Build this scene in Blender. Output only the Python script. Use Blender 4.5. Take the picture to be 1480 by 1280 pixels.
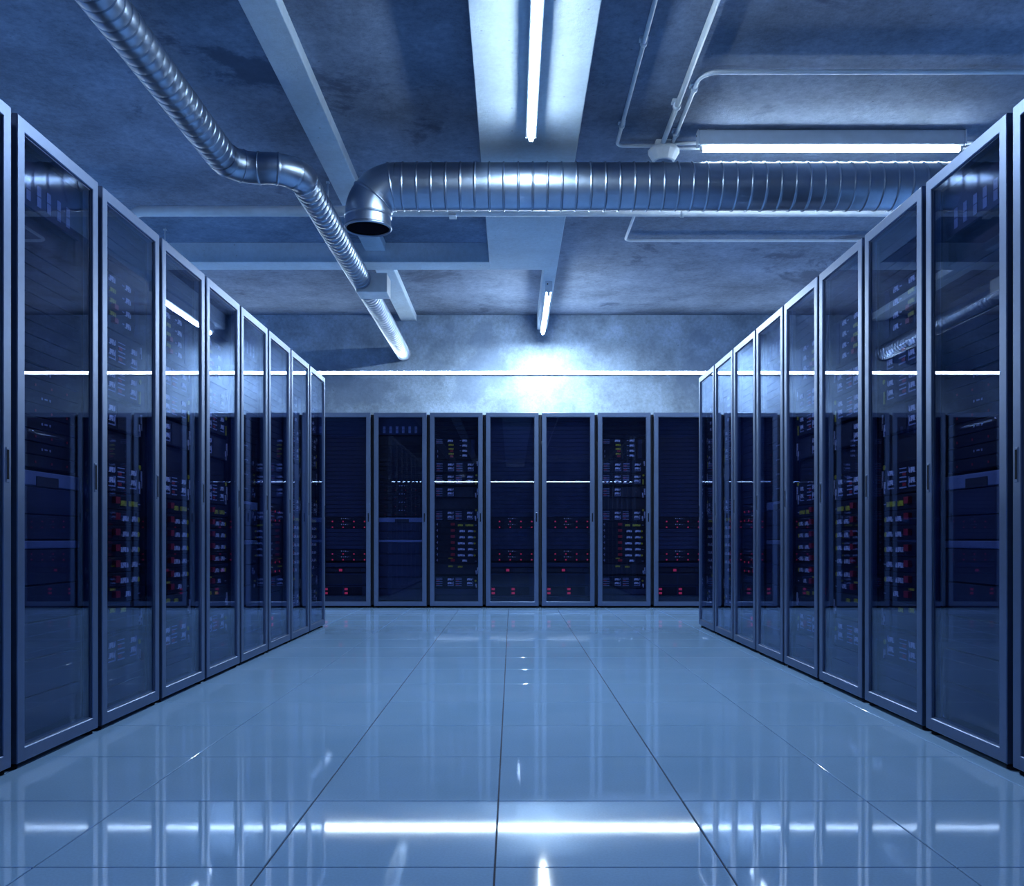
import bpy, math, random
from mathutils import Vector

scene = bpy.context.scene
for o in list(bpy.data.objects):
    bpy.data.objects.remove(o)
col = scene.collection
random.seed(7)

# ------------------------------------------------------------------ camera, world, exposure
CAM_Z = 0.735
cam_d = bpy.data.cameras.new('camera')
cam = bpy.data.objects.new('camera', cam_d)
col.objects.link(cam)
cam.location = (0, 0, CAM_Z)
cam.rotation_euler = (math.radians(90), 0, 0)
cam_d.sensor_fit = 'HORIZONTAL'
cam_d.sensor_width = 36.0
cam_d.lens = 32.01
cam_d.shift_y = 139.0 / 1480.0
cam_d.clip_end = 100
scene.camera = cam

world = bpy.data.worlds.new('world')
scene.world = world
world.use_nodes = True
world.node_tree.nodes['Background'].inputs[0].default_value = (0.25, 0.4, 0.8, 1)
world.node_tree.nodes['Background'].inputs[1].default_value = 0.02

vs = scene.view_settings
scene.display_settings.display_device = 'sRGB'
vs.view_transform = 'Standard'
vs.look = 'None'
vs.gamma = 1.0
vs.use_curve_mapping = False
vs.exposure = 0.0
LIGHT = (0.74, 0.90, 1.0)      # colour of the fluorescent tubes
TUBE = 58.0                    # strength of the tubes
LAMP_W = 60.0                  # downward light of each batten, in watts
STRIP = 55.0                    # strength of the thin wall strips

cy = scene.cycles
cy.use_denoising = True
cy.caustics_reflective = False
cy.caustics_refractive = False
cy.max_bounces = 12
cy.diffuse_bounces = 6
cy.glossy_bounces = 6
cy.transparent_max_bounces = 24

# ------------------------------------------------------------------ materials
def new_mat(name):
    m = bpy.data.materials.new(name)
    m.use_nodes = True
    nt = m.node_tree
    return m, nt, nt.nodes['Principled BSDF']

def nd(nt, kind, **kw):
    n = nt.nodes.new(kind)
    for k, v in kw.items():
        if k.startswith('in_'):
            n.inputs[k[3:].replace('_', ' ')].default_value = v
        else:
            setattr(n, k, v)
    return n

def ramp(nt, src, p0, c0, p1, c1):
    r = nt.nodes.new('ShaderNodeValToRGB')
    e = r.color_ramp.elements
    e[0].position = p0; e[1].position = p1
    e[0].color = tuple(c0) + (1,); e[1].color = tuple(c1) + (1,)
    nt.links.new(src, r.inputs[0])
    return r.outputs[0]

def mixc(nt, fac, a, b, mode='MIX'):
    n = nt.nodes.new('ShaderNodeMix')
    n.data_type = 'RGBA'; n.blend_type = mode
    for key, v in ((0, fac), (6, a), (7, b)):
        if hasattr(v, 'is_linked') or hasattr(v, 'links'):
            nt.links.new(v, n.inputs[key])
        else:
            n.inputs[key].default_value = v if key == 0 else tuple(v) + (1,)
    return n.outputs[2]

def coords(nt):
    return nt.nodes.new('ShaderNodeTexCoord').outputs['Object']

def simple(name, colr, rough=0.5, metal=0.0, var=0.08, scale=12.0, bump=0.0, spec=0.5):
    m, nt, b = new_mat(name)
    c = coords(nt)
    n = nd(nt, 'ShaderNodeTexNoise', in_Scale=scale, in_Detail=4.0)
    nt.links.new(c, n.inputs['Vector'])
    lo = [v * (1 - var) for v in colr]; hi = [min(1, v * (1 + var)) for v in colr]
    nt.links.new(ramp(nt, n.outputs[0], 0.3, lo, 0.7, hi), b.inputs['Base Color'])
    b.inputs['Roughness'].default_value = rough
    b.inputs['Metallic'].default_value = metal
    b.inputs['Specular IOR Level'].default_value = spec
    if bump:
        bp = nd(nt, 'ShaderNodeBump', in_Strength=bump, in_Distance=0.002)
        nt.links.new(n.outputs[0], bp.inputs['Height'])
        nt.links.new(bp.outputs[0], b.inputs['Normal'])
    return m

def concrete(name, base, dark, stain_amt, blotch=1.6, rough=0.85, contrast=0.25, lo_st=0.60, grain=0.6):
    m, nt, b = new_mat(name)
    c = coords(nt)
    big = nd(nt, 'ShaderNodeTexNoise', in_Scale=blotch, in_Detail=8.0, in_Roughness=0.62)
    nt.links.new(c, big.inputs['Vector'])
    lo = [v * (1 - contrast) for v in base]; hi = [min(1, v * (1 + contrast)) for v in base]
    colr = ramp(nt, big.outputs[0], 0.32, lo, 0.68, hi)
    fine = nd(nt, 'ShaderNodeTexNoise', in_Scale=26.0, in_Detail=8.0, in_Roughness=0.75)
    nt.links.new(c, fine.inputs['Vector'])
    colr = mixc(nt, grain, colr, ramp(nt, fine.outputs[0], 0.3, (0.5, 0.5, 0.5), 0.62, (1, 1, 1)), 'MULTIPLY')
    # irregular damp stains
    st = nd(nt, 'ShaderNodeTexNoise', in_Scale=0.85, in_Detail=10.0, in_Roughness=0.66, in_Distortion=0.4)
    mp = nd(nt, 'ShaderNodeMapping'); mp.inputs['Location'].default_value = (5.6, 2.3, 0.4)
    nt.links.new(c, mp.inputs['Vector']); nt.links.new(mp.outputs[0], st.inputs['Vector'])
    mask = ramp(nt, st.outputs[0], lo_st, (0, 0, 0), lo_st + 0.05, (stain_amt,) * 3)
    colr = mixc(nt, mask, colr, dark)
    # small pores
    vo = nd(nt, 'ShaderNodeTexVoronoi', in_Scale=9.0)
    vo.inputs['Randomness'].default_value = 1.0
    nt.links.new(c, vo.inputs['Vector'])
    pore = ramp(nt, vo.outputs['Distance'], 0.04, (0.55,) * 3, 0.075, (0, 0, 0))
    colr = mixc(nt, pore, colr, [v * 0.35 for v in base])
    nt.links.new(colr, b.inputs['Base Color'])
    b.inputs['Roughness'].default_value = rough
    b.inputs['Specular IOR Level'].default_value = 0.25
    bp = nd(nt, 'ShaderNodeBump', in_Strength=0.5, in_Distance=0.01)
    nt.links.new(fine.outputs[0], bp.inputs['Height'])
    nt.links.new(bp.outputs[0], b.inputs['Normal'])
    return m

M = {}
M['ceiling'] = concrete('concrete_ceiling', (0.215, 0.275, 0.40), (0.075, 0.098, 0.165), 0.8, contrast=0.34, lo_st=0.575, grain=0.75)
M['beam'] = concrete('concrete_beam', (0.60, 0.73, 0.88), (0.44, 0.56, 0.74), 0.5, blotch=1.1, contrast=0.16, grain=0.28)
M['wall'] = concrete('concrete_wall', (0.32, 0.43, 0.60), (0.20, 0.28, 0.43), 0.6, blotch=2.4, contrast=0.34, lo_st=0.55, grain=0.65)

def tile_mat():
    m, nt, b = new_mat('polished_floor_tile')
    c = coords(nt)
    g = nd(nt, 'ShaderNodeNewGeometry')
    n = nd(nt, 'ShaderNodeTexNoise', in_Scale=2.2, in_Detail=6.0)
    nt.links.new(g.outputs['Position'], n.inputs['Vector'])
    f = nd(nt, 'ShaderNodeTexNoise', in_Scale=160.0, in_Detail=3.0)
    nt.links.new(g.outputs['Position'], f.inputs['Vector'])
    a = ramp(nt, n.outputs[0], 0.3, (0.23, 0.42, 0.73), 0.7, (0.27, 0.46, 0.78))
    a = mixc(nt, 0.35, a, ramp(nt, f.outputs[0], 0.3, (0.72,) * 3, 0.7, (1.0,) * 3), 'MULTIPLY')
    nt.links.new(a, b.inputs['Base Color'])
    b.inputs['Roughness'].default_value = 0.042
    b.inputs['Specular IOR Level'].default_value = 0.5
    b.inputs['IOR'].default_value = 1.5
    return m
M['tile'] = tile_mat()
M['grout'] = simple('dark_grout', (0.02, 0.03, 0.07), 0.9)

def steel(name, base, rough, patch):
    m, nt, b = new_mat(name)
    c = coords(nt)
    n = nd(nt, 'ShaderNodeTexNoise', in_Scale=5.0, in_Detail=5.0, in_Roughness=0.6)
    nt.links.new(c, n.inputs['Vector'])
    nt.links.new(ramp(nt, n.outputs[0], 0.3, [v * (1 - patch) for v in base], 0.7, base), b.inputs['Base Color'])
    v = nd(nt, 'ShaderNodeTexNoise', in_Scale=30.0, in_Detail=4.0)
    nt.links.new(c, v.inputs['Vector'])
    nt.links.new(ramp(nt, v.outputs[0], 0.3, (rough * 0.92,) * 3, 0.7, (rough * 1.12,) * 3), b.inputs['Roughness'])
    b.inputs['Metallic'].default_value = 1.0
    return m
M['steel'] = steel('galvanised_steel', (0.36, 0.45, 0.60), 0.36, 0.22)
M['steel_dark'] = steel('shade_painted_duct_lining', (0.10, 0.13, 0.20), 0.5, 0.2)  # darker steel, the shade inside the elbow put into its colour
M['conduit'] = simple('pale_painted_metal', (0.70, 0.78, 0.88), 0.35)
M['white'] = simple('white_plastic', (0.72, 0.79, 0.88), 0.4)
M['greycap'] = simple('grey_plastic', (0.16, 0.22, 0.34), 0.5)
M['housing'] = simple('enamelled_sheet_metal', (0.56, 0.67, 0.82), 0.35)
M['frame'] = simple('blue_grey_powder_coat', (0.105, 0.155, 0.285), 0.40, 0.75, var=0.04, scale=40)
M['body'] = simple('black_cabinet_steel', (0.016, 0.022, 0.045), 0.5, 0.2)
M['inner'] = simple('dark_cabinet_interior', (0.012, 0.016, 0.032), 0.6)
M['panel'] = simple('navy_blanking_plate', (0.032, 0.043, 0.092), 0.6, spec=0.15)
M['unit'] = simple('black_server_front', (0.014, 0.017, 0.032), 0.55, spec=0.15)
M['tray'] = simple('pale_blue_shelf', (0.22, 0.29, 0.48), 0.4, 0.2)
M['grille'] = simple('dark_grille', (0.012, 0.016, 0.034), 0.6)
M['line'] = simple('light_grey_trim', (0.40, 0.48, 0.72), 0.4)
M['redbox'] = simple('red_plastic', (0.42, 0.015, 0.028), 0.4)
M['yellow'] = simple('yellow_tag', (0.62, 0.60, 0.02), 0.5)
M['black'] = simple('black_rubber', (0.006, 0.008, 0.016), 0.9, spec=0.1)

def label_mat(name, paper, ink):
    m, nt, b = new_mat(name)
    c = coords(nt)
    br = nd(nt, 'ShaderNodeTexNoise', in_Scale=95.0, in_Detail=0.0)
    mp = nd(nt, 'ShaderNodeMapping'); mp.inputs['Scale'].default_value = (1.0, 0.0, 0.5)
    nt.links.new(c, mp.inputs['Vector']); nt.links.new(mp.outputs[0], br.inputs['Vector'])
    nt.links.new(ramp(nt, br.outputs[0], 0.60, paper, 0.64, ink), b.inputs['Base Color'])
    b.inputs['Roughness'].default_value = 0.5
    return m
M['label'] = label_mat('printed_white_label', (0.80, 0.86, 1.0), (0.16, 0.18, 0.30))
M['ylabel'] = label_mat('printed_yellow_label', (0.62, 0.60, 0.03), (0.28, 0.26, 0.02))

def emit(name, colr, strength, sample=True):
    m, nt, b = new_mat(name)
    n = nd(nt, 'ShaderNodeTexNoise', in_Scale=3.0)
    nt.links.new(coords(nt), n.inputs['Vector'])
    nt.links.new(ramp(nt, n.outputs[0], 0.2, [v * 0.97 for v in colr], 0.8, colr), b.inputs['Emission Color'])
    b.inputs['Emission Strength'].default_value = strength
    b.inputs['Base Color'].default_value = tuple(colr) + (1,)
    if not sample:
        m.cycles.emission_sampling = 'NONE'
    return m
M['tube'] = emit('glowing_tube', LIGHT, TUBE)
M['tube_bright'] = emit('bright_glowing_tube', LIGHT, TUBE * 1.7)
M['strip'] = emit('glowing_strip', LIGHT, STRIP)
M['strip_dim'] = emit('dim_glowing_strip', LIGHT, STRIP * 0.5)
M['led'] = emit('red_indicator', (1.0, 0.06, 0.14), 0.5, False)
M['ledbox'] = emit('red_backlit_button', (1.0, 0.06, 0.14), 0.36, False)
M['ledwhite'] = emit('white_indicator', (0.6, 0.75, 1.0), 0.35, False)

def glass_mat():
    m = bpy.data.materials.new('tinted_door_glass')
    m.use_nodes = True
    nt = m.node_tree
    for n in list(nt.nodes):
        nt.nodes.remove(n)
    out = nd(nt, 'ShaderNodeOutputMaterial')
    geo = nd(nt, 'ShaderNodeNewGeometry')
    dot = nd(nt, 'ShaderNodeVectorMath', operation='DOT_PRODUCT')
    nt.links.new(geo.outputs['Normal'], dot.inputs[0]); nt.links.new(geo.outputs['Incoming'], dot.inputs[1])
    ab = nd(nt, 'ShaderNodeMath', operation='ABSOLUTE'); nt.links.new(dot.outputs['Value'], ab.inputs[0])
    inv = nd(nt, 'ShaderNodeMath', operation='SUBTRACT'); inv.inputs[0].default_value = 1.0
    nt.links.new(ab.outputs[0], inv.inputs[1])
    pw = nd(nt, 'ShaderNodeMath', operation='POWER'); pw.inputs[1].default_value = 4.0
    nt.links.new(inv.outputs[0], pw.inputs[0])
    F0 = 0.05
    ma = nd(nt, 'ShaderNodeMath', operation='MULTIPLY_ADD')
    ma.inputs[1].default_value = 1 - F0; ma.inputs[2].default_value = F0
    nt.links.new(pw.outputs[0], ma.inputs[0])
    n = nd(nt, 'ShaderNodeTexNoise', in_Scale=1.5)
    tr = nd(nt, 'ShaderNodeBsdfTransparent')
    nt.links.new(ramp(nt, n.outputs[0], 0.2, (0.62, 0.66, 0.80), 0.8, (0.64, 0.68, 0.82)), tr.inputs[0])
    gl = nd(nt, 'ShaderNodeBsdfGlossy'); gl.inputs['Roughness'].default_value = 0.0
    gl.inputs[0].default_value = (0.76, 0.85, 1.0, 1)
    mx = nd(nt, 'ShaderNodeMixShader')
    nt.links.new(ma.outputs[0], mx.inputs[0]); nt.links.new(tr.outputs[0], mx.inputs[1]); nt.links.new(gl.outputs[0], mx.inputs[2])
    nt.links.new(mx.outputs[0], out.inputs[0])
    return m
M['glass'] = glass_mat()

# ------------------------------------------------------------------ mesh helpers
class MB:
    def __init__(self):
        self.v = []; self.f = []; self.s = []
    def add(self, vs_, fs, smooth=False):
        k = len(self.v)
        self.v += [tuple(p) for p in vs_]
        for f in fs:
            self.f.append(tuple(i + k for i in f)); self.s.append(smooth)
        return self
    def box(self, x0, x1, y0, y1, z0, z1, b=0.0):
        if b <= 0:
            vs_ = [(x, y, z) for x in (x0, x1) for y in (y0, y1) for z in (z0, z1)]
            fs = [(0, 1, 3, 2), (4, 6, 7, 5), (0, 4, 5, 1), (2, 3, 7, 6), (0, 2, 6, 4), (1, 5, 7, 3)]
            return self.add(vs_, fs)
        # chamfered box: each corner gives three verts
        vs_ = []; idx = {}
        X = (x0, x1); Y = (y0, y1); Z = (z0, z1)
        for i in (0, 1):
            for j in (0, 1):
                for k in (0, 1):
                    sx = b if i == 0 else -b; sy = b if j == 0 else -b; sz = b if k == 0 else -b
                    idx[(i, j, k, 'x')] = len(vs_); vs_.append((X[i], Y[j] + sy, Z[k] + sz))
                    idx[(i, j, k, 'y')] = len(vs_); vs_.append((X[i] + sx, Y[j], Z[k] + sz))
                    idx[(i, j, k, 'z')] = len(vs_); vs_.append((X[i] + sx, Y[j] + sy, Z[k]))
        I = idx; fs = []
        for a in (0, 1):
            q = [I[(a, 0, 0, 'x')], I[(a, 1, 0, 'x')], I[(a, 1, 1, 'x')], I[(a, 0, 1, 'x')]]
            fs.append(q if a else q[::-1])
            q = [I[(0, a, 0, 'y')], I[(0, a, 1, 'y')], I[(1, a, 1, 'y')], I[(1, a, 0, 'y')]]
            fs.append(q if a else q[::-1])
            q = [I[(0, 0, a, 'z')], I[(1, 0, a, 'z')], I[(1, 1, a, 'z')], I[(0, 1, a, 'z')]]
            fs.append(q if a else q[::-1])
        for j in (0, 1):
            for k in (0, 1):
                q = [I[(0, j, k, 'y')], I[(1, j, k, 'y')], I[(1, j, k, 'z')], I[(0, j, k, 'z')]]
                fs.append(q if (j + k) % 2 == 1 else q[::-1])
        for i in (0, 1):
            for k in (0, 1):
                q = [I[(i, 0, k, 'z')], I[(i, 1, k, 'z')], I[(i, 1, k, 'x')], I[(i, 0, k, 'x')]]
                fs.append(q if (i + k) % 2 == 1 else q[::-1])
        for i in (0, 1):
            for j in (0, 1):
                q = [I[(i, j, 0, 'x')], I[(i, j, 1, 'x')], I[(i, j, 1, 'y')], I[(i, j, 0, 'y')]]
                fs.append(q if (i + j) % 2 == 1 else q[::-1])
        for i in (0, 1):
            for j in (0, 1):
                for k in (0, 1):
                    q = [I[(i, j, k, 'x')], I[(i, j, k, 'y')], I[(i, j, k, 'z')]]
                    fs.append(q if (i + j + k) % 2 == 1 else q[::-1])
        return self.add(vs_, fs)
    def sweep(self, path, samples, n=32, caps=True, smooth=True):
        """path: Polyline; samples: list of (arclength, radius)"""
        rings = []
        for s, r in samples:
            p, t, u, w = path.at(s)
            ring = [p + u * (r * math.cos(2 * math.pi * k / n)) + w * (r * math.sin(2 * math.pi * k / n)) for k in range(n)]
            rings.append(ring)
        vs_ = [q for ring in rings for q in ring]
        fs = []
        for i in range(len(rings) - 1):
            for k in range(n):
                k2 = (k + 1) % n
                fs.append((i * n + k, i * n + k2, (i + 1) * n + k2, (i + 1) * n + k))
        self.add(vs_, fs, smooth)
        if caps:
            b = len(self.v) - len(vs_)
            self.f.append(tuple(b + k for k in range(n))[::-1]); self.s.append(False)
            e = b + (len(rings) - 1) * n
            self.f.append(tuple(e + k for k in range(n))); self.s.append(False)
        return self
    def lathe(self, prof, n=24, c=(0, 0, 0), smooth=True, axis='z'):
        vs_ = []
        for r, z in prof:
            for k in range(n):
                a = 2 * math.pi * k / n
                p = (r * math.cos(a), r * math.sin(a), z)
                if axis == 'y':
                    p = (p[0], p[2], p[1])
                elif axis == 'x':
                    p = (p[2], p[0], p[1])
                vs_.append((p[0] + c[0], p[1] + c[1], p[2] + c[2]))
        fs = []
        for i in range(len(prof) - 1):
            for k in range(n):
                k2 = (k + 1) % n
                fs.append((i * n + k, i * n + k2, (i + 1) * n + k2, (i + 1) * n + k))
        fs.append(tuple(range(n))[::-1])
        fs.append(tuple((len(prof) - 1) * n + k for k in range(n)))
        k0 = len(self.f)
        self.add(vs_, fs, smooth)
        self.s[-1] = False; self.s[-2] = False
        return self
    def mesh(self, name, mat):
        me = bpy.data.meshes.new(name)
        me.from_pydata(self.v, [], self.f)
        me.polygons.foreach_set('use_smooth', self.s)
        me.materials.append(mat)
        me.update()
        return me
    def build(self, name, mat, parent=None):
        return link(name, self.mesh(name, mat), parent)

class Polyline:
    def __init__(self, pts, up=(0, 0, 1)):
        self.p = [Vector(p) for p in pts]
        self.l = [0.0]
        for a, b in zip(self.p, self.p[1:]):
            self.l.append(self.l[-1] + (b - a).length)
        self.L = self.l[-1]
        t = (self.p[1] - self.p[0]).normalized()
        ref = Vector(up) if abs(t.dot(Vector(up))) < 0.9 else Vector((1, 0, 0))
        u = (ref - t * ref.dot(t)).normalized()
        self.us = []; self.ts = []
        for i in range(len(self.p)):
            a = self.p[max(0, i - 1)]; b = self.p[min(len(self.p) - 1, i + 1)]
            t = (b - a).normalized()
            u = (u - t * u.dot(t)).normalized()
            self.us.append(u.copy()); self.ts.append(t)
    def at(self, s):
        s = min(max(s, 0.0), self.L)
        i = 0
        lo, hi = 0, len(self.l) - 2
        while lo < hi:
            mid = (lo + hi + 1) // 2
            if self.l[mid] <= s: lo = mid
            else: hi = mid - 1
        i = lo
        d = self.l[i + 1] - self.l[i]
        f = (s - self.l[i]) / d if d else 0
        p = self.p[i].lerp(self.p[i + 1], f)
        t = self.ts[i].lerp(self.ts[i + 1], f).normalized()
        u = self.us[i].lerp(self.us[i + 1], f)
        u = (u - t * u.dot(t)).normalized()
        return p, t, u, t.cross(u)

def round_path(pts, rad, steps=10):
    pts = [Vector(p) for p in pts]
    out = [pts[0]]
    for i in range(1, len(pts) - 1):
        a, b, c = pts[i - 1], pts[i], pts[i + 1]
        d1 = (a - b).normalized(); d2 = (c - b).normalized()
        ang = d1.angle(d2)
        t = rad / math.tan(ang / 2)
        p1 = b + d1 * t; p2 = b + d2 * t
        cen = b + (d1 + d2).normalized() * (rad / math.sin(ang / 2))
        v1 = p1 - cen; v2 = p2 - cen
        tot = v1.angle(v2)
        for k in range(steps + 1):
            f = k / steps
            v = (v1 * math.sin((1 - f) * tot) + v2 * math.sin(f * tot)) / math.sin(tot)
            out.append(cen + v)
    out.append(pts[-1])
    return out

def link(name, me, parent=None):
    o = bpy.data.objects.new(name, me)
    col.objects.link(o)
    if parent is not None:
        o.parent = parent
    return o

def tag(o, label=None, cat=None, group=None, kind=None):
    if label: o['label'] = label
    if cat: o['category'] = cat
    if group: o['group'] = group
    if kind: o['kind'] = kind
    return o

def empty(name, loc, rz=0.0):
    o = bpy.data.objects.new(name, None)
    col.objects.link(o)
    o.location = loc
    o.rotation_euler = (0, 0, rz)
    o.empty_display_size = 0.1
    return o

def copy_tree(o, parent=None):
    c = o.copy()
    col.objects.link(c)
    if parent is not None:
        c.parent = parent
    for ch in KIDS.get(o.name, []):
        copy_tree_sub(ch, c)
    return c

KIDS = {}
def copy_tree_sub(ch, parent):
    d = ch.copy(); col.objects.link(d); d.parent = parent
    for g in KIDS.get(ch.name, []):
        e = g.copy(); col.objects.link(e); e.parent = d

def register(root):
    KIDS[root.name] = list(root.children)
    for ch in KIDS[root.name]:
        KIDS[ch.name] = list(ch.children)

def structure(o, label):
    return tag(o, label=label, kind='structure')

# ------------------------------------------------------------------ room shell
XW = 9.5; YB = 11.0; YF = -12.3
ZC = CAM_Z + 2.708      # ceiling slab
ZB = CAM_Z + 2.53       # main beams
Z2 = CAM_Z + 2.632      # shallow beam
T = 0.5175; TX = -0.0385; TY = 2.0406

floor = MB().box(-XW, XW, YF, YB, -0.2, -0.004).build('floor', M['grout'])
structure(floor, 'glossy blue-grey tiled floor with thin dark joints')
g = 0.002
tile_mesh = MB().box(g, T - g, g, T - g, -0.02, 0.0, 0.0014).mesh('floor_tile', M['tile'])
rest = MB()
def cell(i, j):
    return TX + i * T, TY + j * T
for i in range(-19, 19):
    for j in range(-28, 18):
        x, y = cell(i, j)
        if x < -XW or x + T > XW or y < YF or y + T > YB:
            continue
        if -4 <= i <= 3 and -2 <= j <= 14:
            o = link('floor_tile', tile_mesh, floor)
            o.location = (x, y, 0)
        else:
            rest.box(x + g, x + T - g, y + g, y + T - g, -0.02, 0.0, 0.0014)
tag(rest.build('floor_tile_field', M['tile'], floor), kind='stuff')

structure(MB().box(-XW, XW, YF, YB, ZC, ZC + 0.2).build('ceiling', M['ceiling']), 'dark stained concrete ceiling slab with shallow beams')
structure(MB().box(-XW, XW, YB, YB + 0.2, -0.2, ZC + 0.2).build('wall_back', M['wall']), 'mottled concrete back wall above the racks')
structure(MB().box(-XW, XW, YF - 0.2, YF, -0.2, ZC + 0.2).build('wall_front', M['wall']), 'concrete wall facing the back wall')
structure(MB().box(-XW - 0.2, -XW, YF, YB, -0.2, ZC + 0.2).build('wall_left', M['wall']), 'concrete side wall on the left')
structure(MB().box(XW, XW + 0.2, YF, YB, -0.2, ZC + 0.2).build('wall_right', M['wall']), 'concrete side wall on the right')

def beam(x0, x1, y0, y1, z0, label):
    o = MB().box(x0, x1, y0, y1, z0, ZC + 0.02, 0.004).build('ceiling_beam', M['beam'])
    return structure(o, label)
beam(-0.208, 0.422, YF, 8.56, ZB, 'wide pale concrete beam running down the middle of the ceiling')
beam(0.300, 0.422, 8.56, YB, ZB, 'narrow concrete beam between the middle beam and the back wall')
beam(-XW, -0.208, 8.32, 8.56, ZB, 'concrete beam crossing the left side of the ceiling')
beam(-1.340, -1.153, YF, 8.32, Z2, 'shallow concrete beam along the left ceiling before the cross beam')
beam(-1.340, -1.153, 8.56, YB, Z2, 'shallow concrete beam along the left ceiling behind the cross beam')

# ------------------------------------------------------------------ lamps
def fixture(label, x, y, ztop, length, axis='y', shade=False, power=1.0, tube='tube'):
    """slim batten: housing with end caps and a glowing tube below"""
    root = empty('batten_light', (x, y, ztop), 0.0 if axis == 'y' else -math.pi / 2)
    L = length / 2
    MB().box(-0.031, 0.031, -L, L, -0.105, -0.004, 0.006).build('housing', M['housing'], root)
    for s in (-1, 1):
        y0, y1 = (L, L + 0.008) if s > 0 else (-L - 0.008, -L)
        c = MB().box(-0.034, 0.034, y0, y1, -0.108, -0.002, 0.003).build('end_cap', M['housing'], root)
        e = s * (L + 0.008)
        h = MB().lathe([(0.007, min(e, e + s * 0.0015)), (0.007, max(e, e + s * 0.0015))], 10, (-0.012, 0, -0.03), axis='y')
        h.build('cable_hole', M['black'], c)
    MB().lathe([(0.013, -L + 0.03), (0.0165, -L + 0.034), (0.0165, L - 0.034), (0.013, L - 0.03)], 20, (0, 0, -0.1245), axis='y').build('tube', M[tube], root)
    ld = bpy.data.lights.new('tube_light', 'AREA')
    ld.shape = 'RECTANGLE'; ld.size = 0.020; ld.size_y = 2 * L - 0.08
    ld.energy = LAMP_W * power; ld.color = LIGHT
    lo = bpy.data.objects.new('tube_light', ld)
    col.objects.link(lo); lo.parent = root; lo.location = (0, 0, -0.1420)
    for s in (-1, 1):
        MB().box(-0.022, 0.022, s * (L - 0.08) - 0.025, s * (L - 0.08) + 0.025, -0.004, 0.0).build('mounting_clip', M['conduit'], root)
        yy = s * (L - 0.022)
        MB().box(-0.014, 0.014, yy - 0.008, yy + 0.008, -0.1415, -0.104, 0.003).build('tube_holder', M['white'], root)
    if shade:  # wings added on out-of-view battens to keep their glow off the ceiling
        for s in (-1, 1):
            w = MB()
            a0, a1 = s * 0.034, s * 0.085
            vs_ = [(a0, -L, -0.098), (a1, -L, -0.165), (a1 + s * 0.004, -L, -0.163), (a0, -L, -0.092),
                   (a0, L, -0.098), (a1, L, -0.165), (a1 + s * 0.004, L, -0.163), (a0, L, -0.092)]
            w.add(vs_, [(0, 1, 2, 3), (4, 7, 6, 5), (0, 4, 5, 1), (1, 5, 6, 2), (2, 6, 7, 3), (3, 7, 4, 0)])
            w.build('added_side_shade', M['white'], root)
    return tag(root, label, 'light', 'fluorescent batten lights on the ceiling')

fixture('glowing batten light under the wide middle beam, nearest the camera', 0.115, 4.63, ZB, 1.74, power=1.25)
fixture('glowing batten light under the narrow beam beside the back wall', 0.361, 9.80, ZB, 1.74, power=2.1, tube='tube_bright')
fixture('glowing batten light set crosswise on the right ceiling above the duct', 2.115, 6.04, ZC, 1.76, 'x', power=0.55)
for label, x, y, p in (('batten light above the left row, nearest the camera', -3.40, 2.55, 0.3),
                       ('added unseen batten light behind the left row near its middle', -4.70, 4.60, 1.7),  # side lamps added out of view to brighten the upper rack doors
                       ('added unseen batten light behind the left row near the back wall', -4.70, 7.00, 1.7),
                       ('added unseen batten light behind the right row near its middle', 4.70, 3.80, 1.7),  # added likewise on the right, out of view
                       ('added unseen batten light behind the right row near the back wall', 4.70, 7.20, 1.7),
                       ('batten light on the far left ceiling mirrored in the right doors', -7.10, -0.60, 1.0),
                       ('batten light on the far right ceiling mirrored in the left doors', 8.20, -2.85, 1.0)):
    fixture(label, x, y, ZC, 1.74, shade=True, power=p)

def strip(label, y, z, s, mat='strip'):
    root = empty('strip_light', (0, y + s * 0.002, z))
    y0, y1 = min(0, s * 0.020), max(0, s * 0.020)
    ch = MB().box(-XW + 0.05, XW - 0.05, y0 if s < 0 else y0, y1, 0.0175, 0.0215)
    ch.box(-XW + 0.05, XW - 0.05, y0, y1, -0.0215, -0.0175)
    ch.box(-XW + 0.05, XW - 0.05, min(0, s * 0.004), max(0, s * 0.004), -0.0175, 0.0175)
    ch.build('channel', M['housing'], root)
    MB().box(-XW + 0.06, XW - 0.06, min(s * 0.005, s * 0.0205), max(s * 0.005, s * 0.0205), -0.017, 0.017).build('diffuser', M[mat], root)
    return tag(root, label, 'light')
strip('thin white light strip running across the back wall', YB, 2.74, -1)
strip('thin white light strip on the wall behind the camera', YF, 2.74, 1, 'strip_dim')

# ------------------------------------------------------------------ server racks
RW, RD, RH = 0.6, 1.0, 2.09
UNIT_Y = 0.06            # equipment fronts sit behind the door glass
def Bx(c): return (c - 822) * 0.001806
def Bz(c): return 2.2195 - c * 0.001806

_cache = {}
def plate(w, h, d, mat, bev=0.0, name='plate'):
    """front plate centred in x and z, its back on y = 0, sharing mesh data"""
    key = (round(w, 4), round(h, 4), round(d, 4), mat, bev)
    if key not in _cache:
        _cache[key] = MB().box(-w / 2, w / 2, -d, 0, -h / 2, h / 2, bev).mesh(name, M[mat])
    return _cache[key]

def put(name, w, h, d, mat, loc, parent, bev=0.0):
    o = link(name, plate(w, h, d, mat, bev, name), parent)
    o.location = loc
    return o

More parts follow.
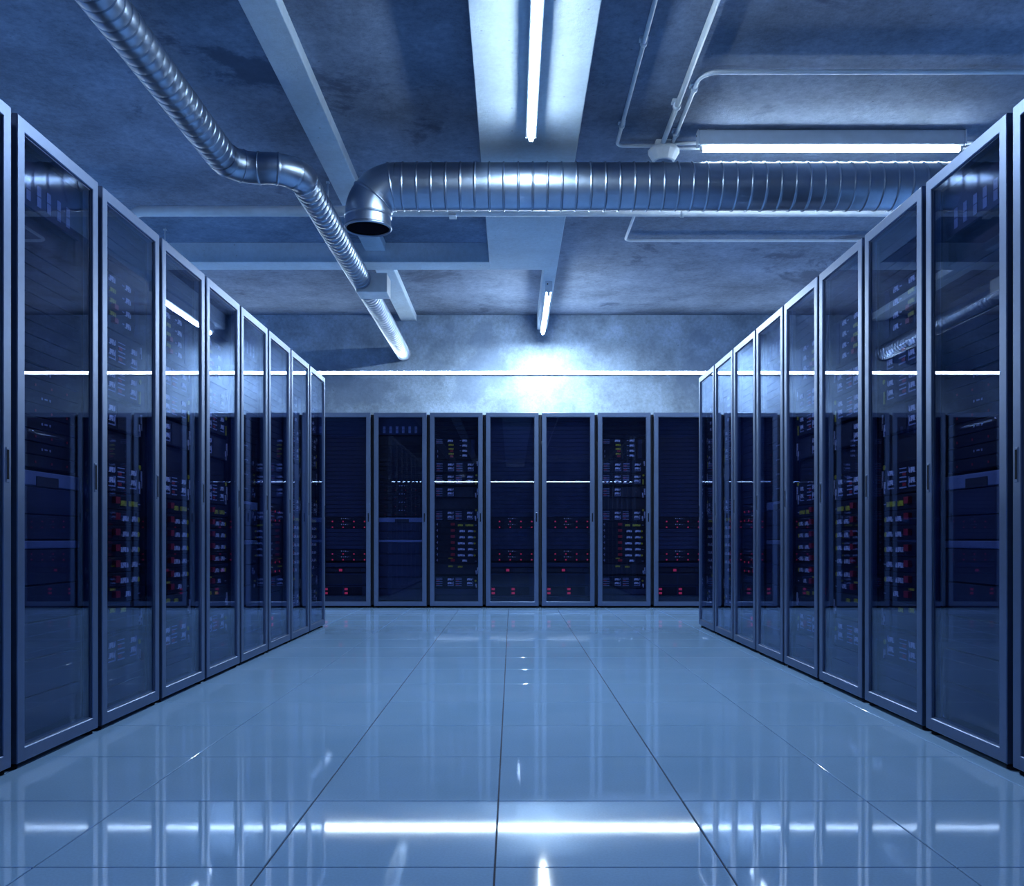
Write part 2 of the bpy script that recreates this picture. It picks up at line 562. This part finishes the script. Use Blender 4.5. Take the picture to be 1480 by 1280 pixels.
def cabinet(root):
    zt = RH - 0.015
    for s in (-1, 1):
        x0, x1 = (-0.2995, -0.289) if s < 0 else (0.289, 0.2995)
        MB().box(x0, x1, 0.045, RD, 0.03, zt, 0.002).build('side_panel', M['body'], root)
    MB().box(-0.289, 0.289, 0.045, RD, zt - 0.02, zt, 0.002).build('top_panel', M['body'], root)
    MB().box(-0.289, 0.289, RD - 0.012, RD, 0.06, zt - 0.02).build('back_panel', M['inner'], root)
    MB().box(-0.289, 0.289, 0.045, RD - 0.012, 0.03, 0.06, 0.002).build('base_panel', M['body'], root)
    MB().box(-0.285, 0.285, 0.09, RD - 0.06, 0.004, 0.03).build('plinth', M['black'], root)
    for x in (-0.262, 0.262):
        for y in (0.045, RD - 0.08):
            MB().lathe([(0.030, 0.0), (0.030, 0.008), (0.012, 0.012), (0.012, 0.031)], 12, (x, y, 0)).build('foot', M['black'], root)
    for s in (-1, 1):
        x0, x1 = (-0.289, -0.243) if s < 0 else (0.243, 0.289)
        MB().box(x0, x1, 0.068, 0.078, 0.06, zt - 0.02).build('mounting_rail', M['unit'], root)
    # door: frame ring, pane, handle
    W = 0.2825; z0, z1 = 0.020, RH; fw = 0.045; th = 0.040
    d = MB()
    b = 0.0028
    # ring with chamfered outer and inner edges
    def loop(o, y):
        return [(-W + o, y, z0 + o), (W - o, y, z0 + o), (W - o, y, z1 - o), (-W + o, y, z1 - o)]
    loops = [loop(0, th), loop(0, b), loop(b, 0), loop(fw - b, 0), loop(fw, b), loop(fw, 0.008), loop(fw + 0.004, 0.008), loop(fw + 0.004, th - 0.006), loop(fw - 0.006, th)]
    vs_ = [p for l in loops for p in l]
    fs = []
    m = len(loops)
    for i in range(m):
        for k in range(4):
            k2 = (k + 1) % 4; i2 = (i + 1) % m
            fs.append((i * 4 + k, i2 * 4 + k, i2 * 4 + k2, i * 4 + k2))
    d.add(vs_, fs)
    door = d.build('door', M['frame'], root)
    e = fw - 0.0005
    MB().box(-W + e, W - e, 0.009, 0.014, z0 + e, z1 - e).build('glass_pane', M['glass'], door)
    hx = W - fw / 2 - 0.001
    MB().box(hx - 0.0095, hx + 0.0095, -0.0025, 0.003, 0.912, 1.022, 0.002).build('handle', M['frame'], door)
    MB().box(hx - 0.0060, hx + 0.0050, -0.0034, -0.0020, 0.922, 1.014).build('handle_slot', M['black'], door)
    for z in (0.35, 1.75):
        MB().lathe([(0.006, z - 0.035), (0.006, z + 0.035)], 8, (-W - 0.004, 0.030, 0)).build('hinge', M['body'], door)
    return root

def blank(root, zc, h, mat='panel'):
    return put('blanking_panel', 0.506, h, 0.010, mat, (0, UNIT_Y + 0.006, zc), root, 0.0012)

def unit(root, zc, h, mat='unit', w=0.506, y=UNIT_Y):
    return put('server_unit', w, h, 0.030, mat, (0, y + 0.030, zc), root, 0.0015)

def marks(parent, rects, mat, d=0.0016, name='indicator_marks'):
    """tiny flat marks too small to pick apart, joined on their unit's front"""
    m = MB()
    for (x0, x1, z0, z1) in rects:
        m.box(x0, x1, -0.030 - d, -0.0295, z0, z1)
    return tag(m.build(name, M[mat], parent), kind='stuff')

def chip(name, parent, x, z, w, h, mat, d=0.003):
    return put(name, w, h, d, mat, (x, -0.0300, z), parent)

def disc(parent, x, z, r=0.011):
    key = ('disc', r)
    if key not in _cache:
        _cache[key] = MB().lathe([(r, -0.004), (r, 0.0)], 14, axis='y').mesh('cable_tag', M['yellow'])
    o = link('round_tag', _cache[key], parent)
    o.location = (x, -0.0300, z)
    return o

def rack_a(root):
    """blanking plates with LED units, drive units below"""
    cabinet(root)
    p = 0.0445
    z = 2.044
    n = 24
    for k in range(n):
        blank(root, z - p / 2, p - 0.004); z -= p
    def led_unit(zt, h):
        u = unit(root, zt - h / 2, h - 0.003)
        marks(u, [(-0.06, 0.06, 0.004, 0.020)], 'grille', name='display_strip')
        marks(u, [(-0.042, -0.036, 0.008, 0.016), (-0.020, -0.017, 0.009, 0.015), (-0.003, 0.010, 0.009, 0.014), (0.025, 0.032, 0.008, 0.010)], 'ledwhite', 0.0024)
        for x in (-0.137, -0.022, 0.094, 0.209):
            put('indicator_light', 0.014, 0.013, 0.003, 'led', (x, -0.030, -0.019), u)
    led_unit(0.976, 0.062); led_unit(0.914, 0.062)
    z = 0.850
    for k in range(5):
        blank(root, z - 0.022, p - 0.004); z -= p
    led_unit(0.626, 0.062); led_unit(0.564, 0.062)
    blank(root, 0.459, 0.046)
    u = unit(root, 0.402, 0.052)
    chip('backlit_button', u, -0.049, 0.0, 0.034, 0.026, 'ledbox')
    marks(u, [(-0.22, -0.085, -0.010, 0.010), (0.000, 0.16, -0.020, 0.020)], 'grille')
    marks(u, [(0.17, 0.22, -0.018, 0.018)], 'panel', name='drive_latch')
    u = unit(root, 0.304, 0.126, 'panel')
    for x in (-0.125, 0.085):
        g2 = chip('grille', u, x, 0.0, 0.195, 0.098, 'grille', 0.002)
    u = unit(root, 0.177, 0.116, 'panel')
    for x in (-0.125, 0.085):
        chip('drive_bay', u, x, 0.0, 0.195, 0.094, 'unit', 0.002)
    for x in (-0.205, 0.010):
        for zz in (0.021, -0.022):
            put('backlit_button', 0.034, 0.022, 0.005, 'ledbox', (x, -0.0305, zz), u)
    blank(root, 0.090, 0.050)

def rack_b(root):
    """tagged and labelled servers"""
    cabinet(root)
    for k in range(5):
        blank(root, 2.020 - k * 0.0445, 0.040, 'unit')
    def U(c0, c1, mat='unit'):
        z0, z1 = Bz(c1), Bz(c0)
        u = unit(root, (z0 + z1) / 2, z1 - z0 - 0.003, mat)
        u['zc'] = (z0 + z1) / 2
        return u, (z0 + z1) / 2
    def lines(u, zc, specs, mat):
        marks(u, [(Bx(a), Bx(b), Bz(d) - zc, Bz(c) - zc) for a, b, c, d in specs], mat, name='trim_lines' if mat == 'line' else 'indicator_marks')
    def lab(u, zc, a, b, c, d, mat='label'):
        nm = {'label': 'printed_label', 'ylabel': 'yellow_label', 'redbox': 'red_module', 'yellow': 'cable_tag'}[mat]
        dd = 0.016 if mat == 'redbox' else 0.004
        chip(nm, u, Bx((a + b) / 2), Bz((c + d) / 2) - zc, Bx(b) - Bx(a), Bz(c) - Bz(d), mat, dd)
    def bay(u, zc, x, c, right=True):
        """one half-width bay: ruled drive trays on the left, two labels on the right"""
        L = [(x + 0, x + 37, c + k, c + k + (2.4 if k in (0, 9) else 3.2)) for k in (0, 9, 20, 30, 44)]
        lines(u, zc, L, 'line')
        lines(u, zc, [(x + 2, x + 20, c + 11.5, c + 18), (x + 2, x + 20, c + 35, c + 42)], 'redbox')
        lab(u, zc, x + 68, x + 97, c + 2, c + 14)
        lab(u, zc, x + 68, x + 97, c + 25, c + 37)
        lines(u, zc, [(x + 68, x + 104, c + 43, c + 46), (x + 101, x + 104, c, c + 12), (x + 101, x + 104, c + 22, c + 46)], 'line')
    # patch unit with four connectors
    u, zc = U(222, 348)
    lines(u, zc, [(700, 738, 228, 231.5), (700, 738, 237, 240), (700, 738, 247, 250), (708, 711, 290, 304), (708, 711, 320, 334)], 'line')
    lines(u, zc, [(703, 713, 240, 246)], 'redbox')
    lab(u, zc, 768, 800, 229, 241)
    for c in (255, 279, 308):
        lab(u, zc, 773, 804, c, c + 9, 'ylabel')
    for c in (291, 322):
        lab(u, zc, 783, 802, c, c + 11, 'redbox')
    for c in (228, 258, 289, 317):
        lab(u, zc, 856, 884, c, c + 12)
        lines(u, zc, [(841, 851, c + 4, c + 7)], 'line')
    chip('cable_channel', u, Bx(920), Bz(283) - zc, 0.040, 0.20, 'panel')
    chip('slot_frame', u, Bx(870), Bz(351) - zc, 0.50, 0.010, 'panel', 0.001) if False else None
    u, zc = U(350, 427); bay(u, zc, 702, 369); bay(u, zc, 820, 369); lab(u, zc, 941, 949, 357, 384)
    u, zc = U(428, 500); bay(u, zc, 700, 442); bay(u, zc, 817, 442)
    disc(u, Bx(940), Bz(441) - zc); lab(u, zc, 934, 941, 465, 495, 'yellow')
    u, zc = U(508, 573); bay(u, zc, 700, 518); lab(u, zc, 932, 940, 545, 573); lab(u, zc, 943, 950, 520, 558)
    chip('cover_plate', u, Bx(868), Bz(541) - zc, 0.19, 0.10, 'grille', 0.002)
    put('blanking_panel', 0.506, 0.117, 0.008, 'grille', (0, UNIT_Y + 0.03, Bz(607)), root)
    u, zc = U(641, 715); bay(u, zc, 700, 657); bay(u, zc, 816, 657)
    disc(u, Bx(938), Bz(649) - zc); lab(u, zc, 930, 939, 683, 712); lab(u, zc, 943, 950, 657, 698)
    rows = [717, 754, 790, 826, 862, 898, 933, 967]
    for k in range(7):
        u, zc = U(rows[k], rows[k + 1])
        c = (rows[k] + rows[k + 1]) / 2 - 3
        lines(u, zc, [(707, 710, c - 7, c + 8), (702, 706, c - 2, c + 2)], 'line')
        lab(u, zc, 788, 812, c - 7, c + 8, 'redbox')
        if k == 0:
            lab(u, zc, 829, 859, c, c + 12, 'ylabel'); lab(u, zc, 875, 922, c, c + 12, 'ylabel')
        elif k < 6:
            a = 838 if k < 3 else 830
            lab(u, zc, a, 871, c - 1, c + 11); lab(u, zc, 889, 922, c - 1, c + 11)
        else:
            lab(u, zc, 856, 884, c - 3, c + 9); lab(u, zc, 773, 800, c - 18 + 4, c - 9, 'ylabel')
        if k in (1, 2, 3, 5):
            disc(u, Bx(930), Bz(c + 6) - zc)
        else:
            lines(u, zc, [(930, 942, c + 4, c + 7)], 'line')
        chip('drive_seam', u, Bx(822), 0.0, 0.003, 0.05, 'grille', 0.001)
    u, zc = U(969, 1030, 'grille')
    lab(u, zc, 772, 800, 978, 988, 'ylabel'); lab(u, zc, 829, 857, 981, 991, 'ylabel')
    lab(u, zc, 935, 942, 1008, 1030); lab(u, zc, 944, 951, 990, 1030)
    u, zc = U(1040, 1114); bay(u, zc, 700, 1053); bay(u, zc, 816, 1053)
    disc(u, Bx(935), Bz(1070) - zc); lab(u, zc, 934, 942, 1088, 1110)
    blank(root, Bz(1135), 0.06, 'panel'); blank(root, Bz(1172), 0.06, 'panel')

def rack_c(root):
    """console rack: slotted top, pulled shelf with keyboard tray, deep covers"""
    cabinet(root)
    p = put('vent_panel', 0.506, 0.185, 0.012, 'panel', (0, UNIT_Y + 0.010, 1.950), root, 0.0015)
    for x in (388, 426, 464, 501, 540, 577):
        for dz in (-0.019, 0.019):
            put('vent_slot', 0.027, 0.034, 0.002, 'tray', ((x - 487) * 0.001806, -0.012, -0.037 + dz), p)
    put('recessed_cover', 0.506, 0.095, 0.008, 'grille', (0, UNIT_Y + 0.05, 1.805), root)
    for k in range(9):
        blank(root, 1.730 - k * 0.0465, 0.0425, 'unit')
    for k in range(8):
        u = unit(root, 1.310 - k * 0.044, 0.041)
        marks(u, [(x - 0.004, x + 0.004, -0.006, 0.002) for x in (-0.17, -0.06, 0.05, 0.16)] if k % 2 else [(-0.02, -0.012, -0.004, 0.004), (0.0, 0.02, -0.002, 0.003), (0.035, 0.042, -0.004, 0.004)], 'redbox' if k % 2 else 'line')
    s = put('console_shelf', 0.500, 0.050, 0.050, 'tray', (0, UNIT_Y + 0.045, 0.943), root, 0.003)
    put('grip_recess', 0.150, 0.034, 0.002, 'grille', (0.012, -0.050, -0.009), s)
    blank(root, 0.868, 0.090); blank(root, 0.777, 0.082)
    put('console_shelf', 0.500, 0.027, 0.050, 'tray', (0, UNIT_Y + 0.045, 0.716), root, 0.003)
    for k in range(5):
        blank(root, 0.640 - k * 0.125, 0.118)

def proto(builder):
    r = empty('server_rack', (0, 0, 0))
    builder(r)
    register(r)
    return r
PROTO = {}
BUILD = {'A': rack_a, 'B': rack_b, 'C': rack_c}
WORD = {'A': 'blank plates and red lights', 'B': 'tagged servers and red modules', 'C': 'pale console shelves'}

def place(kind, loc, rz, mirror, label, group):
    if kind not in PROTO:
        r = proto(BUILD[kind]); PROTO[kind] = r
    else:
        r = copy_tree(PROTO[kind])
    r.location = loc
    r.rotation_euler = (0, 0, rz)
    r.scale = (-1 if mirror else 1, 1, 1)
    tag(r, label, 'server rack', group)
    return r

ORD = ['nearest', 'second', 'third', 'fourth', 'fifth', 'sixth', 'seventh', 'eighth', 'last']
XR = 1.572; Y0 = 2.277
side = 'ACBBBCABB'
for k, kind in enumerate(side):
    yc = Y0 + 0.6 * k + 0.3
    who = ('nearest rack' if k == 0 else 'last rack before the back wall' if k == 8 else ORD[k] + ' rack from the camera')
    place(kind, (-XR, yc, 0), math.pi / 2, False, f'{who} in the left row, {WORD[kind]}', 'server racks of the left row')
    place(kind, (XR, yc, 0), -math.pi / 2, True, f'{who} in the right row, {WORD[kind]}', 'server racks of the right row')
back = 'CACBAABAC'
NB = ['first', 'second', 'third', 'fourth', 'middle', 'sixth', 'seventh', 'eighth', 'ninth']
for k, kind in enumerate(back):
    xc = 0.003 + 0.6 * (k - 4)
    who = 'middle rack' if k == 4 else NB[k] + ' rack from the left'
    place(kind, (xc, 9.75, 0), 0.0, False, f'{who} in the back row, {WORD[kind]}', 'server racks of the back row')

# ------------------------------------------------------------------ ducts
def ribbed(L, r, pitch, rib=0.006, start=0.0, bulge=0.0, step=None, s0=0.0, s1=None, gw=0.0065):
    s1 = L if s1 is None else s1
    out = []
    s = s0
    marks_ = []
    k = math.ceil((s0 - start) / pitch)
    while start + k * pitch <= s1:
        marks_.append(start + k * pitch); k += 1
    pts = {round(s0, 5), round(s1, 5)}
    for m_ in marks_:
        for d in ((-gw, -gw * 0.35, gw * 0.35, gw) if bulge else (-0.010, -0.0065, -0.003, 0.003, 0.0065, 0.010)):
            if s0 < m_ + d < s1: pts.add(round(m_ + d, 5))
        for q in range(1, 9):
            v = m_ + q * pitch / 9
            if (bulge or step) and s0 < v < s1: pts.add(round(v, 5))
    if step:
        v = s0
        while v < s1:
            pts.add(round(v, 5)); v += step
    for s in sorted(pts):
        f = ((s - start) / pitch) % 1.0
        d = min(f, 1 - f) * pitch
        rr = r + bulge * math.sqrt(max(0.0, 1 - (2 * f - 1) ** 2))
        if d < (gw * 0.5 if bulge else 0.0045): rr = r + (rib if not bulge else -rib)
        out.append((s, rr))
    return out

# large transverse duct with a downturned elbow
A_Y, A_Z, A_R = 5.88, CAM_Z + 2.2745, 0.1475
A_X = -0.745
root = empty('spiral_duct', (0, 0, 0))
straight = Polyline([(XW, A_Y, A_Z), (A_X, A_Y, A_Z)])
MB().sweep(straight, ribbed(straight.L, A_R, 0.0925, 0.0055, start=straight.L - 0.045), 44, caps=False).build('duct_run', M['steel'], root)
R = 0.185
arc = [(A_X - R * math.sin(a), A_Y, A_Z - R + R * math.cos(a)) for a in [i * math.pi / 2 / 24 for i in range(25)]]
arc += [(A_X - R, A_Y, A_Z - R - 0.085)]
elbow = Polyline(arc, up=(0, 1, 0))
LE = elbow.L
es = []
seams = [0.03, LE * 0.46, LE - 0.075]
s = 0.0
pts = set([0.0, LE])
for i in range(40): pts.add(LE * i / 40)
for q in seams:
    for d in (-0.010, -0.0065, -0.003, 0.003, 0.0065, 0.010): pts.add(max(0, q + d))
for q in sorted(pts):
    near = any(abs(q - m_) < 0.0045 for m_ in seams)
    es.append((q, A_R + (0.006 if near else 0.0)))
MB().sweep(elbow, es, 44, caps=False).build('elbow', M['steel'], root)
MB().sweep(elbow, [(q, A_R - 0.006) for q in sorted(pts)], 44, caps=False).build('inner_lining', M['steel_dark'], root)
rim = MB()
n = 44; cx, cz = A_X - R, A_Z - R - 0.085
prof = [(A_R - 0.008, 0.012), (A_R - 0.008, -0.004), (A_R + 0.001, -0.006), (A_R + 0.006, 0.0), (A_R + 0.006, 0.012)]
vs_ = [(cx + r * math.cos(2 * math.pi * k / n), A_Y + r * math.sin(2 * math.pi * k / n), cz + z) for r, z in prof for k in range(n)]
fs = []
for i in range(len(prof)):
    i2 = (i + 1) % len(prof)
    for k in range(n):
        k2 = (k + 1) % n
        fs.append((i * n + k, i * n + k2, i2 * n + k2, i2 * n + k))
rim.add(vs_, fs, True).build('end_rim', M['steel'], root)
tag(root, 'large ribbed steel duct crossing the aisle with a downturned open elbow', 'duct')

# slimmer duct running down the left with an offset
B_R, B_Z = 0.088, CAM_Z + 2.24
root = empty('flexible_duct', (0, 0, 0))
xa, xb, yo = -1.700, -1.304, 5.50
rr = 0.185
pp = round_path([(xa, YF, B_Z), (xa, yo, B_Z), (xb, yo, B_Z), (xb, YB, B_Z)], rr, 16)
P = Polyline(pp)
l1 = abs(yo - rr - YF)
lo = l1 + math.pi * rr + (abs(xb - xa) - 2 * rr)
MB().sweep(P, ribbed(P.L, B_R, 0.072, 0.013, gw=0.0065, start=l1 - 0.01, bulge=0.004, s0=0.0, s1=l1 - 0.01), 32, caps=False).build('ribbed_run', M['steel'], root)
MB().sweep(P, ribbed(P.L, B_R + 0.004, 0.105, 0.005, start=l1 + 0.07, step=0.012, s0=l1 - 0.012, s1=lo + 0.012), 32, caps=False).build('offset_bend', M['steel'], root)
MB().sweep(P, ribbed(P.L, B_R - 0.006, 0.080, 0.018, gw=0.012, start=lo + 0.01, bulge=0.008, s0=lo + 0.01, s1=P.L), 32, caps=False).build('ribbed_run', M['steel'], root)
tag(root, 'slim corrugated steel duct with an offset bend on the left ceiling', 'duct')

bx = empty('duct_bracket', (-1.21, 7.96, CAM_Z + 2.13))
MB().box(-0.135, 0.133, -0.11, 0.12, 0.0, 0.165, 0.004).build('bracket_box', M['white'], bx)
for dx in (-0.10, 0.10):
    MB().lathe([(0.008, -0.003), (0.008, 0.001)], 10, (dx, 0.03, 0.0)).build('bolt_head', M['conduit'], bx)
tag(bx, 'pale box bracket clasping the slim corrugated duct', 'bracket')

# ------------------------------------------------------------------ pipes and conduits
def tube_thing(name, label, pts, r, bend, mat='conduit', cat='conduit', clips=(), n=14, ceil=True, group=None):
    root = empty(name, (0, 0, 0))
    P = Polyline(round_path(pts, bend, 10)) if len(pts) > 2 else Polyline(pts)
    ss = [(l, r) for l in P.l]
    MB().sweep(P, ss, n).build('tube', M[mat], root)
    for (x, y, z, ax) in clips:
        m = MB()
        c = empty_part = None
        w = 0.016
        if ax == 'y':
            m.lathe([(r * 1.15, -w), (r * 1.55, -w + 0.004), (r * 1.55, w - 0.004), (r * 1.15, w)], 12, (x, y, z), axis='y')
        else:
            m.lathe([(r * 1.15, -w), (r * 1.55, -w + 0.004), (r * 1.55, w - 0.004), (r * 1.15, w)], 12, (x, y, z), axis='x')
        clip = m.build('clip', M[mat], root)
        k = r * 1.9
        if ceil:
            MB().box(x - k, x + k, y - k, y + k, z + r * 1.2, ZC - 0.003, 0.0).build('clip_base', M[mat], clip)
    return tag(root, label, cat, group)

zc_ = ZC - 0.030; r_ = 0.0125
YD, XD = 6.22, 1.036
tube_thing('conduit', 'thin conduit left of the round ceiling box, running beside the middle beam', [(0.712, YF, zc_), (0.712, 6.20, zc_), (0.985, 6.20, zc_)], r_, 0.055,
           clips=[(0.712, 4.92, zc_, 'y'), (0.712, 5.90, zc_, 'y'), (0.712, 3.6, zc_, 'y')])
tube_thing('conduit', 'thicker straight conduit running lengthwise into the round ceiling box', [(1.018, YF, zc_ - 0.006), (1.018, 6.165, zc_ - 0.006)], 0.0165, 0.05,
           clips=[(1.018, 5.62, zc_ - 0.006, 'y'), (1.018, 3.4, zc_ - 0.006, 'y')])
tube_thing('conduit', 'conduit from the right wall bending towards the round ceiling box', [(XW, 5.22, zc_), (1.085, 5.22, zc_), (1.085, 6.135, zc_)], 0.0135, 0.11,
           clips=[(1.085, 5.42, zc_, 'y'), (1.085, 6.02, zc_, 'y')])
tube_thing('conduit', 'conduit from the round ceiling box past the back of the batten light', [(1.09, 6.16, zc_), (XW, 6.16, zc_)], r_, 0.05)
tube_thing('conduit', 'conduit below the batten light on the right', [(1.09, 6.24, zc_), (XW, 6.24, zc_)], r_, 0.05, clips=[(1.42, 6.24, zc_, 'x')])
tube_thing('conduit', 'thin conduit behind the large duct bending right along the ceiling', [(1.012, YD + 0.055, zc_), (1.012, 8.17, zc_), (XW, 8.17, zc_)], r_, 0.07,
           clips=[(1.012, 7.0, zc_, 'y')])

root = empty('ceiling_detector', (XD, YD, ZC))
MB().box(-0.062, 0.062, -0.062, 0.062, -0.034, 0.0, 0.006).build('base_block', M['white'], root)
MB().lathe([(0.060, -0.030), (0.094, -0.040), (0.108, -0.056), (0.108, -0.070), (0.074, -0.128), (0.066, -0.132)], 14, smooth=False).build('dome', M['white'], root)
MB().lathe([(0.056, -0.136), (0.060, -0.131)], 20).build('sensor_cap', M['greycap'], root)
tag(root, 'white round ceiling box where the conduits meet above the duct', 'detector')

# painted cross pipe below the beams
PZ, PY, PR = CAM_Z + 2.485, 6.90, 0.039
root = empty('painted_pipe', (0, 0, 0))
P = Polyline(round_path([(-2.935, PY, 0.3), (-2.935, PY, PZ), (XW, PY, PZ)], 0.14, 12))
MB().sweep(P, [(l, PR) for l in P.l], 22).build('pipe', M['conduit'], root)
def hanger(parent, x, y, ztop, zpipe, r):
    rod = MB().lathe([(0.006, zpipe + r), (0.006, ztop)], 8, (x, y, 0)).build('hanger_rod', M['conduit'], parent)
    MB().box(x - 0.012, x + 0.012, y - 0.012, y + 0.012, ztop - 0.012, ztop).build('rod_nut', M['conduit'], rod)
    MB().lathe([(r + 0.001, -0.014), (r + 0.007, -0.012), (r + 0.007, 0.012), (r + 0.001, 0.014)], 20, (x, y, zpipe), axis='x').build('clamp', M['conduit'], parent)
    MB().box(x - 0.016, x + 0.016, y - 0.014, y + 0.014, zpipe + r, zpipe + r + 0.05, 0.002).build('clamp_block', M['conduit'], parent)
for x in (-1.395, 1.29, 4.0):
    hanger(root, x, PY, ZC, PZ, PR)
for x in (-0.45,):
    MB().box(x - 0.028, x + 0.028, PY - 0.045, PY + 0.045, PZ - PR - 0.008, PZ - PR + 0.004, 0.002).build('clamp_foot', M['conduit'], root)
tag(root, 'pale painted pipe crossing the ceiling behind the large duct', 'pipe')

root = empty('painted_pipe', (0, 0, 0))
P = Polyline([(-XW, 7.95, CAM_Z + 2.52), (-3.02, 7.95, CAM_Z + 2.52), (-2.98, 7.95, CAM_Z + 2.52)])
MB().sweep(P, [(l, 0.03) for l in P.l], 18).build('pipe', M['conduit'], root)
hanger(root, -3.03, 7.95, ZC, CAM_Z + 2.52, 0.03)
tag(root, 'short pipe end on a hanger rod above the left racks', 'pipe')
